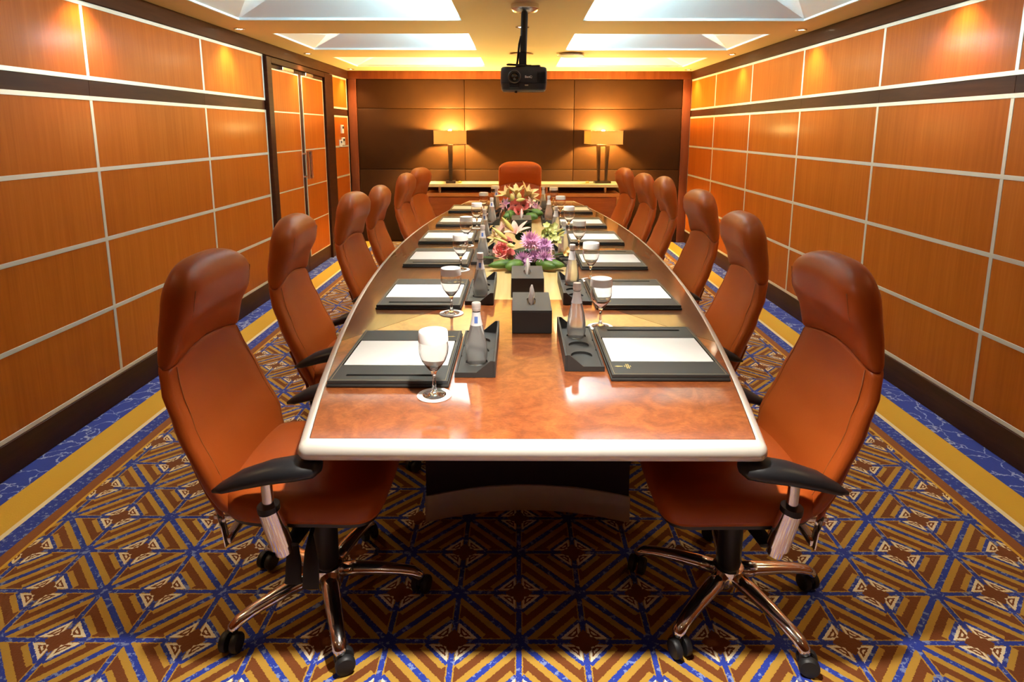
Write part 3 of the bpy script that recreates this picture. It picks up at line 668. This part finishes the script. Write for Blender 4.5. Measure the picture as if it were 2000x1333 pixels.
def make_tray():
    t = thing('bottle_tray', 'x', 'tray'); K = MT['black_leather']
    hx, hy = 0.068, 0.225
    # floor plate with three round wells
    bm = bmesh.new(); n = 24; wells = (-0.115, -0.005, 0.105); r = 0.040
    for c0, c1, wc in ((-hy, -0.06, -0.115), (-0.06, 0.05, -0.005), (0.05, hy, 0.105)):
        sq = []
        for i in range(n):
            a = 2*PI*i/n; ca, sa = math.cos(a), math.sin(a)
            lx = hx/abs(ca) if abs(ca) > 1e-6 else 9; ly = ((c1-wc) if sa > 0 else (wc-c0))/abs(sa) if abs(sa) > 1e-6 else 9
            l = min(lx, ly); sq.append((ca*l, wc+sa*l))
        cir = [(r*math.cos(2*PI*i/n), wc+r*math.sin(2*PI*i/n)) for i in range(n)]
        ring_loft(bm, [[(x, y, 0.014) for x, y in sq], [(x, y, 0.014) for x, y in cir], [(x, y, 0.005) for x, y in cir]], False, True)
        for sx in (-1, 1):
            for yy in (c0, c1):          # fill the corners left by the radial fan
                pass
    new_obj('well_plate', bm, K, t)
    bm = bmesh.new(); box(bm, -hx, hx, -hy, hy, 0.0, 0.004); new_obj('bottom', bm, K, t)
    bm = bmesh.new(); box(bm, -hx-0.002, -hx+0.006, -hy, hy, 0.0, 0.018, 0.001, 1); new_obj('side_rail', bm, K, t)
    bm = bmesh.new(); box(bm, hx-0.004, hx+0.004, -hy-0.003, hy+0.003, 0.0, 0.060, 0.001, 1); new_obj('high_wall', bm, K, t)
    for s in (-1, 1):
        y0, y1 = (-hy-0.003, -hy+0.005) if s < 0 else (hy-0.005, hy+0.003)
        P = [(-hx-0.002, 0), (hx-0.004, 0), (hx-0.004, 0.060), (hx-0.012, 0.060), (hx-0.062, 0.018), (-hx-0.002, 0.018)]
        bm = bmesh.new(); ring_loft(bm, [[(x, yy, z) for x, z in P] for yy in (y0, y1)]); new_obj('end_wall', bm, K, t)
    return t
def make_bottle():
    t = thing('water_bottle', 'x', 'bottle')
    bm = bmesh.new(); lathe(bm, [(0.012, 0.002), (0.029, 0.0), (0.0335, 0.006), (0.0380, 0.030), (0.0388, 0.045), (0.0372, 0.070), (0.0315, 0.105), (0.0240, 0.140), (0.0172, 0.168), (0.0148, 0.185), (0.0135, 0.200), (0.0132, 0.213), (0.006, 0.214)], 32); new_obj('glass_body', bm, MT['frosted'], t, 60)
    bm = bmesh.new(); lathe(bm, [(0.0224, 0.150), (0.0182, 0.168), (0.0158, 0.185), (0.0146, 0.198)], 32, cap0=False, cap1=False)
    lb = new_obj('neck_label', bm, MT['label_white'], t, 60)
    bm = bmesh.new(); lathe(bm, [(0.0155, 0.203), (0.0155, 0.208), (0.0165, 0.209), (0.0165, 0.213), (0.0160, 0.215), (0.0165, 0.217), (0.0165, 0.229), (0.0150, 0.232), (0.004, 0.232)], 28); new_obj('screw_cap', bm, MT['cap_white'], t, 35)
    bm = bmesh.new(); box(bm, -0.006, 0.006, -0.0003, 0.0003, -0.012, 0.012); bmesh.ops.transform(bm, matrix=M_((0, -0.0186, 0.172), rx=-0.17), verts=bm.verts); new_obj('blue_print', bm, MT['label_blue'], lb)
    return t
def make_glass():
    t = thing('water_glass', 'x', 'glass')
    prof = [(0.004, 0.0012), (0.036, 0.0005), (0.038, 0.002), (0.036, 0.0035), (0.022, 0.007), (0.010, 0.013), (0.0062, 0.024), (0.0052, 0.045), (0.0056, 0.066), (0.010, 0.080), (0.024, 0.097), (0.038, 0.118), (0.0465, 0.142), (0.0480, 0.160), (0.0455, 0.185), (0.0425, 0.205),
            (0.0415, 0.205), (0.0445, 0.185), (0.0470, 0.160), (0.0455, 0.142), (0.0370, 0.1185), (0.0230, 0.0985), (0.008, 0.086), (0.001, 0.084)]
    bm = bmesh.new(); lathe(bm, prof, 36); new_obj('goblet', bm, MT['glass'], t, 40)
    bm = bmesh.new(); lathe(bm, [(0.0468, 0.184), (0.0478, 0.184), (0.0466, 0.212), (0.0448, 0.2165), (0.006, 0.2165)], 32, cap0=False, cap1=True); new_obj('paper_cap', bm, MT['paper_white'], t, 40)
    return t
def make_paper():
    bm = bmesh.new(); box(bm, -0.185, 0.185, -0.118, 0.134, 0.0145, 0.0215, 0.0, 1)
    return new_obj('note_paper', bm, MT['paper_white'])
def make_coaster():
    t = thing('paper_coaster', 'x', 'coaster')
    bm = bmesh.new(); lathe(bm, [(0.056, 0.0), (0.056, 0.0016), (0.004, 0.0016)], 36); new_obj('disc', bm, MT['paper_white'], t, 40)
    return t
protos = dict(pad=make_pad(), tray=make_tray(), bottle=make_bottle(), glass=make_glass(), paper=make_paper(), coaster=make_coaster())
used = set()
DESC = dict(pad=('black leather desk pad', 'desk pad'), tray=('black leather bottle tray', 'tray'), bottle=('frosted water bottle', 'bottle'), glass=('stemmed water glass with white paper cap', 'glass'), paper=('blank white note paper', 'paper'), coaster=('round white coaster', 'coaster'))
def place(kind, seat_loc, rz, off, where, z=TZ, world_dy=0.0):
    o = protos[kind] if kind not in used else copy_tree(protos[kind]); used.add(kind)
    c, s = math.cos(rz), math.sin(rz)
    o.location = (seat_loc[0]+off[0]*c-off[1]*s, seat_loc[1]+off[0]*s+off[1]*c+world_dy, z); o.rotation_euler = (0, 0, rz)
    tag(o, '%s %s' % (DESC[kind][0], where), DESC[kind][1], GROUPS[kind])
PAD_L = [(-0.434, 2.185), (-0.475, 3.08), (-0.515, 3.985), (-0.545, 4.77), (-0.525, 5.61), (-0.515, 6.525)]
PAD_R = [(0.525, 2.243), (0.58, 3.085), (0.595, 3.925), (0.592, 4.745), (0.575, 5.55), (0.56, 6.46)]
SEATW = ['at the seat nearest the camera', 'at the second seat from the camera', 'at the third seat from the camera', 'at the fourth seat from the camera', 'at the fifth seat from the camera', 'at the last seat before the far end']
TP = TZ+0.0012
def setting(p, rz, where, tdy, bdy):
    place('pad', p, rz, (0, 0), where, TP); place('paper', p, rz, (0, 0), where, TP)
    place('tray', p, rz, (0.285, 0.0), where, TP, tdy)
    place('bottle', p, rz, (0.285, -0.115), where, TP+0.0055, tdy)
    place('coaster', p, rz, (0.165, -0.322), where, TP); place('glass', p, rz, (0.165, -0.322), where, TP+0.0018)
for side, lst, rz in (('left', PAD_L, 0.0), ('right', PAD_R, PI)):
    for k, p in enumerate(lst): setting(p, rz, SEATW[k]+' on the %s side' % side, 0.05 if side == 'left' else 0.05, 0)
place('pad', (0.075, 7.115), -PI/2, (0, 0), 'at the far head of the table', TP); place('paper', (0.075, 7.115), -PI/2, (0, 0), 'at the far head of the table', TP)
place('tray', (0.075, 7.115), -PI/2, (0.285, 0.0), 'at the far head of the table', TP)
place('bottle', (0.075, 7.115), -PI/2, (0.285, -0.115), 'at the far head of the table', TP+0.0055)
place('coaster', (0.075, 7.115), -PI/2, (0.165, -0.335), 'at the far head of the table', TP); place('glass', (0.075, 7.115), -PI/2, (0.165, -0.335), 'at the far head of the table', TP+0.0018)

# ------------------------------------------------------------------ tissue boxes
def tissue(x, y, label):
    t = thing('tissue_box', label, 'tissue box', (x, y, TP), 0, 'tissue boxes'); W, Lh, H = 0.084, 0.148, 0.10
    bm = bmesh.new(); box(bm, -W, W, -Lh, Lh, 0, H-0.006, 0.002, 1); new_obj('carton', bm, MT['black_leather'], t)
    bm = bmesh.new(); n = 32
    inner = [(0.020*sgnpow(math.cos(2*PI*i/n), 0.6), 0.062*sgnpow(math.sin(2*PI*i/n), 0.8)) for i in range(n)]
    outer = sell(n, W, Lh, 60)
    ring_loft(bm, [[(a, b, H-0.0055) for a, b in outer], [(a, b, H) for a, b in outer], [(a, b, H) for a, b in inner], [(a, b, H-0.0055) for a, b in inner]], False, False); new_obj('lid', bm, MT['black_leather'], t, 30)
    bm = bmesh.new(); ring_loft(bm, [[(a, b, H-0.0050) for a, b in inner], [(a*0.9, b*0.9, H-0.0048) for a, b in inner]], True, True); new_obj('slot', bm, MT['projector_dark'], t)
    bm = bmesh.new(); m_ = 14
    rings = []
    for z, wx, wy, dx in ((H-0.005, 0.010, 0.046, 0), (H+0.012, 0.011, 0.042, -0.001), (H+0.035, 0.010, 0.032, 0.003), (H+0.058, 0.007, 0.020, 0.001), (H+0.076, 0.003, 0.006, 0.002)):
        rings.append([(dx+wx*math.cos(2*PI*i/m_)*(1+0.35*math.sin(3*2*PI*i/m_)), wy*math.sin(2*PI*i/m_)-0.01, z) for i in range(m_)])
    ring_loft(bm, rings); new_obj('tissue', bm, MT['tissue_paper'], t, 50)
tissue(0.060, 2.622, 'black tissue box nearest the camera, with a white tissue sticking up')
tissue(0.050, 3.185, 'black tissue box right in front of the purple flowers')
tissue(0.030, 5.235, 'black tissue box in front of the coral roses')

# ------------------------------------------------------------------ flowers
def petal(bm, base, dirv, upv, length, width, curl, cup=0.2, nseg=5):
    d = Vector(dirv).normalized(); u = Vector(upv); u = (u-d*u.dot(d)).normalized(); s = d.cross(u)
    prev = None
    for k in range(nseg+1):
        f = k/nseg; w_ = width*math.sin(PI*(0.12+0.86*f))**0.8*0.5
        c = Vector(base)+d*length*f*(1-abs(curl)*0.3*f)+u*length*curl*f*f
        row = [bm.verts.new(c-s*w_+u*w_*cup), bm.verts.new(c), bm.verts.new(c+s*w_+u*w_*cup)]
        if prev:
            for i in range(2): bm.faces.new((prev[i], prev[i+1], row[i+1], row[i]))
        prev = row
def frame(n):
    n = Vector(n).normalized(); a = n.cross(Vector((0.3, 0.2, 1))).normalized(); return n, a, n.cross(a)
def chrysanth(parent, p, n, r, mt):
    bm = bmesh.new(); n, a, b = frame(n)
    for L_, cnt, tilt, ln in ((0, 22, 0.10, 1.0), (1, 20, 0.35, 0.92), (2, 16, 0.65, 0.78), (3, 12, 0.95, 0.6), (4, 8, 1.25, 0.45)):
        for k in range(cnt):
            th = 2*PI*(k+0.5*(L_ % 2)+random.uniform(-.2, .2))/cnt; rad = a*math.cos(th)+b*math.sin(th)
            d = rad*math.cos(tilt)+n*math.sin(tilt)
            petal(bm, Vector(p)+n*0.012*L_*r/0.08, d, n, r*ln*random.uniform(.9, 1.05), r*0.17, 0.25, 0.8, 4)
    return new_obj('chrysanthemum', bm, mt, parent, 180)
def rose(parent, p, n, r, mt):
    bm = bmesh.new(); n, a, b = frame(n)
    for k in range(16):
        f = k/16; th = k*2.4; rr = r*(0.10+0.75*f); hgt = r*(1.0-0.45*f)
        rad = a*math.cos(th)+b*math.sin(th); tan = n.cross(rad)
        rows = []
        for i in range(5):
            v = i/4; row = []
            for j in range(-3, 4):
                ang = j/3*(0.75+0.2*f); rv = rad*math.cos(ang)+tan*math.sin(ang)
                flare = rr*(0.55+0.5*v+0.25*f*v*v); row.append(bm.verts.new(Vector(p)+rv*flare+n*(hgt*v*(1-0.16*(j/3)**2)-r*0.35)))
            rows.append(row)
        for x, y in zip(rows[:-1], rows[1:]):
            for i in range(6): bm.faces.new((x[i], x[i+1], y[i+1], y[i]))
    return new_obj('rose', bm, mt, parent, 180)
def lily(parent, p, n, r, mt, open_=0.75):
    bm = bmesh.new(); n, a, b = frame(n)
    for k in range(6):
        th = 2*PI*k/6+0.2; rad = a*math.cos(th)+b*math.sin(th); d = rad*math.sin(open_)+n*math.cos(open_)
        petal(bm, p, d, n*0.5-rad*0.2, r*random.uniform(.9, 1.1), r*(0.34 if k % 2 else 0.25), -0.22, 0.5, 7)
    for k in range(4):
        th = k*1.7; tube(bm, [Vector(p), Vector(p)+n*r*0.6+(a*math.cos(th)+b*math.sin(th))*r*0.14], 0.0022, 5)
    return new_obj('lily', bm, mt, parent, 180)
def bud(parent, p0, p1, r, mt, name='lily_bud'):
    p0, p1 = Vector(p0), Vector(p1); bm = bmesh.new()
    tube(bm, [p0+(p1-p0)*f for f in (0, .1, .3, .5, .7, .88, 1)], [r*k for k in (.25, .6, .95, 1, .8, .45, .1)], 10)
    return new_obj(name, bm, mt, parent, 180)
def leaf(parent, p, d, length, width, curl, mt, up=(0, 0, 1), cup=0.35):
    bm = bmesh.new(); petal(bm, p, d, up, length, width, curl, cup, 9)
    return new_obj('leaf', bm, mt, parent, 180)
def rolled_leaf(parent, p, d, length, r, mt):
    d = Vector(d).normalized(); p = Vector(p); bm = bmesh.new()
    tube(bm, [p+d*length*f+Vector((0, 0, -0.01*f)) for f in (0, .12, .35, .6, .85, 1)], [r*k for k in (.5, .85, 1, .95, .6, .15)], 14, flat=0.8)
    return new_obj('folded_leaf', bm, mt, parent, 180)
def blossom(parent, p, n, r, mt):
    bm = bmesh.new(); n, a, b = frame(n)
    for k in range(5):
        th = 2*PI*k/5; rad = a*math.cos(th)+b*math.sin(th); petal(bm, p, rad*0.85+n*0.5, n, r, r*0.75, 0.15, 0.3, 4)
    return new_obj('orchid_blossom', bm, mt, parent, 180)
# front arrangement
def arrangement(label, base):
    t = thing('flower_arrangement', label, 'flowers', base, 0, 'table flower arrangements')
    bm = bmesh.new(); lathe(bm, [(0.10, 0.0), (0.12, 0.02), (0.115, 0.055), (0.09, 0.085), (0.05, 0.10), (0.01, 0.102)], 24)
    for v in bm.verts: v.co += Vector((random.uniform(-.006, .006),)*2+(0,))
    new_obj('foam_base', bm, MT['moss_dark'], t, 60)
    return t
B1 = Vector((0.055, 3.83, TP)); t = arrangement('front flower arrangement with purple chrysanthemums and pink lilies', B1)
def q1(x, y, Y): return px_at(x, y, Y)-B1
for k, (x, y, Y, r, mt) in enumerate(((1036, 474, 3.72, 0.080, 'petal_pink'), (1062, 484, 3.76, 0.072, 'petal_purple'), (1021, 508, 3.68, 0.066, 'petal_purple'), (1063, 506, 3.68, 0.068, 'petal_purple'), (1044, 500, 3.70, 0.05, 'petal_purple'))):
    p = q1(x, y, Y); chrysanth(t, p, (p.x*1.2, -1.0, 0.75 if k < 2 else 0.4), r, MT[mt])
for x, y, Y, r in ((986, 478, 3.74, 0.052), (978, 490, 3.72, 0.055), (992, 500, 3.70, 0.048)): p = q1(x, y, Y); rose(t, p, (p.x*1.5, -0.8, 0.6), r, MT['petal_coral'])
for x, y, Y, n, r, mt in ((1008, 460, 3.85, (-0.1, -0.35, 0.9), 0.125, 'petal_lily'), (986, 458, 3.88, (-0.8, -0.2, 0.7), 0.11, 'petal_lily'), (972, 466, 3.8, (-1, -0.3, 0.4), 0.085, 'petal_cream')): lily(t, q1(x, y, Y), n, r, MT[mt])
for a, b, r in (((992, 470, 3.75), (961, 444, 3.75), 0.014), ((1003, 452, 3.85), (980, 424, 3.85), 0.014), ((990, 478, 3.66), (1006, 482, 3.62), 0.014), ((992, 475, 3.7), (962, 464, 3.7), 0.009)): bud(t, q1(*a), q1(*b), r, MT['bud_yellow'])
for k in range(16):
    x, y = random.uniform(1056, 1094), random.uniform(442, 470); p = q1(x, y, 3.88+random.uniform(-.06, .1)); blossom(t, p, (random.uniform(-.4, .8), -0.8, random.uniform(0, 1)), 0.034, MT['petal_lime'])
for x, y in ((1100, 446), (1096, 460), (1090, 470), (1104, 452)): bud(t, q1(x-14, y+8, 3.85), q1(x, y, 3.83), 0.008, MT['bud_yellow'], 'orchid_bud')
tube_b = bmesh.new(); tube(tube_b, [q1(1050, 475, 3.86), q1(1075, 456, 3.87), q1(1104, 449, 3.84)], 0.004, 6); new_obj('orchid_stem', tube_b, MT['leaf_green'], t, 180)
for x, y in ((1108, 490), (1103, 497)): blossom(t, q1(x, y, 3.66), (0.4, -0.8, 0.5), 0.03, MT['petal_cream'])
for a, d, L_, r in (((1005, 522, 3.68), (-1, -0.4, -0.12), 0.17, 0.034), ((1018, 522, 3.66), (-0.75, -0.75, -0.1), 0.13, 0.044), ((1050, 524, 3.68), (0.75, -0.65, -0.12), 0.14, 0.040), ((1060, 520, 3.7), (1, -0.6, -0.1), 0.15, 0.036), ((1040, 520, 3.9), (0.5, 0.9, -0.1), 0.14, 0.036), ((1015, 520, 3.9), (-0.5, 0.9, -0.1), 0.14, 0.036)):
    p = q1(*a); p.z = max(0.042, min(p.z, 0.07)); rolled_leaf(t, p, (d[0], d[1], 0.02), L_, r, MT['leaf_green'])
for a, d, L_, wd in (((975, 506, 3.74), (-1, -0.2, -0.05), 0.12, 0.07), ((1022, 455, 3.9), (0.4, -0.6, 0.5), 0.11, 0.07), ((1000, 480, 3.8), (-0.2, -0.9, 0.3), 0.1, 0.06), ((996, 496, 3.74), (0.3, -0.9, -0.1), 0.09, 0.05), ((1014, 470, 3.82), (0.1, -0.8, 0.5), 0.1, 0.06), ((1078, 500, 3.78), (0.9, -0.4, 0.1), 0.12, 0.06), ((1000, 440, 3.9), (-0.4, 0, 1), 0.1, 0.03)):
    leaf(t, q1(*a), d, L_, wd, 0.15, MT['leaf_dark'])
# far arrangement
B2 = Vector((0.035, 5.80, TP)); t = arrangement('far flower arrangement with coral roses and pale yellow lilies', B2)
def q2(x, y, Y): return px_at(x, y, Y)-B2
for x, y, Y, r in ((1006, 400, 5.70, 0.056), (1023, 400, 5.70, 0.058), (1001, 413, 5.66, 0.052), (1013, 412, 5.64, 0.052)): p = q2(x, y, Y); rose(t, p, (p.x*1.5, -1, 0.35), r, MT['petal_coral'])
for x, y, n, r, mt in ((996, 386, (-0.7, -0.35, 0.8), 0.15, 'petal_cream'), (1010, 385, (-0.1, -0.3, 1), 0.16, 'petal_cream'), (1024, 385, (0.6, -0.3, 0.9), 0.16, 'petal_cream'), (1030, 388, (0.95, -0.4, 0.6), 0.12, 'petal_cream')): lily(t, q2(x, y, 5.78), n, r, MT[mt], 0.5)
for x, y, n, mt in ((990, 398, (-0.8, -0.8, 0.3), 'petal_pink'), (986, 403, (-1, -0.6, 0.1), 'petal_lily'), (1035, 397, (0.7, -0.8, 0.4), 'petal_lily'), (1043, 405, (0.9, -0.8, 0.2), 'petal_pink'), (1048, 408, (1, -0.5, 0.1), 'petal_lily')): lily(t, q2(x, y, 5.72), n, 0.075, MT[mt], 1.0)
for a, b, r in (((1002, 392, 5.68), (998, 378, 5.66), 0.022), ((1014, 390, 5.66), (1014, 376, 5.66), 0.024), ((1008, 392, 5.62), (1026, 389, 5.62), 0.018)): bud(t, q2(*a), q2(*b), r, MT['bud_yellow'])
for a, d, L_, r in (((1003, 416, 5.66), (-1, -0.8, 0), 0.10, 0.042), ((1036, 414, 5.68), (1, -0.5, 0), 0.13, 0.046), ((1000, 420, 5.64), (-0.5, -0.8, 0), 0.13, 0.045), ((1030, 420, 5.64), (0.6, -0.7, 0), 0.14, 0.045), ((1010, 415, 5.9), (-0.5, 0.9, 0), 0.14, 0.04), ((1025, 415, 5.9), (0.5, 0.9, 0), 0.14, 0.04)):
    p = q2(*a); p.z = max(0.05, min(p.z, 0.09)); rolled_leaf(t, p, d, L_, r, MT['leaf_green'])
for a, d, L_, wd in (((990, 412, 5.7), (-0.6, -0.8, 0.1), 0.08, 0.07), ((1040, 412, 5.7), (0.6, -0.8, 0.1), 0.08, 0.07), ((1020, 392, 5.7), (0.2, -0.9, 0.2), 0.1, 0.05), ((1028, 412, 5.66), (0.5, -0.8, 0), 0.1, 0.06)): leaf(t, q2(*a), d, L_, wd, 0.1, MT['leaf_dark'])

# ------------------------------------------------------------------ credenza with two lamps
CR = thing('credenza', 'low reddish wood credenza with a pale floating top along the far wall', 'credenza', (0.06, 8.44, 0))
x0, x1, y0, y1 = -1.32, 1.32, -0.17, 0.235
bm = bmesh.new(); box(bm, x0, x1, -0.19, y1, 0.832, 0.876, 0.002, 1); new_obj('top_slab', bm, MT['credenza_top'], CR)
bm = bmesh.new(); box(bm, x0, x1, y0+0.02, y1, 0.06, 0.70, 0.002, 1); new_obj('body', bm, MT['credenza_wood'], CR)
for a, b, c, d in ((x0, x1, 0.70, 0.748), (x0, x1, 0.02, 0.06)):
    bm = bmesh.new(); box(bm, a, b, y0, y1, c, d, 0.002, 1); new_obj('frame_rail', bm, MT['credenza_frame'], CR)
for a, b in ((x0, x0+0.045), (x1-0.045, x1)):
    bm = bmesh.new(); box(bm, a, b, y0-0.001, y1, 0.061, 0.699, 0.002, 1); new_obj('frame_stile', bm, MT['credenza_frame'], CR)
for k in range(3):
    a = x0+0.05+(x1-x0-0.1)*k/3; b = x0+0.05+(x1-x0-0.1)*(k+1)/3
    bm = bmesh.new(); box(bm, a+0.002, b-0.002, y0+0.008, y0+0.02, 0.066, 0.694, 0.001, 1); new_obj('door', bm, MT['credenza_wood'], CR)
for x in (-1.13, -0.33, 0.33, 1.13):
    bm = bmesh.new(); lathe(bm, [(0.02, 0.748), (0.02, 0.832)], 20, x, -0.08); new_obj('standoff', bm, MT['satin_chrome'], CR, 50)
bm = bmesh.new(); box(bm, x0+0.03, x1-0.03, y0+0.04, y1, 0.0, 0.02); new_obj('foot_rail', bm, MT['dark_wood'], CR)
def lamp(x, y, rz, shade_rz, label):
    t = thing('table_lamp', label, 'lamp', (x, y, 0.8764), rz, 'pair of table lamps')
    bm = bmesh.new(); box(bm, -0.11, 0.11, -0.065, 0.065, 0, 0.028, 0.004, 2); new_obj('base', bm, MT['lamp_metal'], t)
    for s in (-1, 1):
        P0, P1 = (s*0.052, 0.028), (s*0.064, 0.50)
        bm = bmesh.new(); ring_loft(bm, [[(s*cx-w_, -d_, z), (s*cx+w_, -d_, z), (s*cx+w_, d_, z), (s*cx-w_, d_, z)] for cx, w_, d_, z in ((0.050, 0.014, 0.020, 0.028), (0.056, 0.018, 0.028, 0.27), (0.062, 0.023, 0.036, 0.50))]); new_obj('leg', bm, MT['lamp_metal'], t)
    bm = bmesh.new(); box(bm, -0.088, 0.088, -0.036, 0.036, 0.50, 0.528, 0.003, 1); new_obj('yoke', bm, MT['lamp_metal'], t)
    bm = bmesh.new(); tube(bm, [(0, 0, 0.528), (0, 0, 0.635)], 0.012, 12); new_obj('socket', bm, MT['satin_chrome'], t, 60)
    bm = bmesh.new(); S = 0.216; H0, H1, TH = 0.53, 0.71, 0.003
    ring_loft(bm, [[(S, -S, z), (S, S, z), (-S, S, z), (-S, -S, z)] for z in (H0, H1)], False, False)
    bmesh.ops.transform(bm, matrix=Matrix.Rotation(shade_rz, 4, 'Z'), verts=bm.verts)
    sh = new_obj('lamp_shade', bm, MT['shade_fabric'], t)
    so = sh.modifiers.new('thickness', 'SOLIDIFY'); so.thickness = 0.003
    bm = bmesh.new()
    for z in (H0, H1-0.006):
        for k in range(4): box(bm, S-0.002, S+0.003, -S, S, z, z+0.006, 0, 1, Matrix.Rotation(k*PI/2+shade_rz, 4, 'Z'))
    new_obj('shade_trim', bm, MT['shade_fabric'], sh)
    bm = bmesh.new(); lathe(bm, [(0.010, 0.635), (0.014, 0.645), (0.028, 0.675), (0.030, 0.69), (0.024, 0.708), (0.008, 0.718)], 16); new_obj('bulb', bm, MT['bulb_lamp'], t, 60)
lamp(-0.925, 8.42, PI/2+math.radians(6), 0, 'left table lamp, its slim twin legs seen edge-on as one')
lamp(1.155, 8.42, math.radians(6), 0, 'right table lamp, showing two separate tapering legs')
for x, lab in ((-0.80, 'small brass switch knob beside the left lamp base'), (0.95, 'small brass switch knob beside the right lamp base')):
    tt = thing('lamp_switch', lab, 'switch', (x, 8.40, 0.8764), 0, 'lamp switches')
    bm = bmesh.new(); lathe(bm, [(0.022, 0.0), (0.026, 0.008), (0.022, 0.02), (0.012, 0.026), (0.004, 0.027)], 16); new_obj('knob', bm, MT['gold_print'], tt, 60)
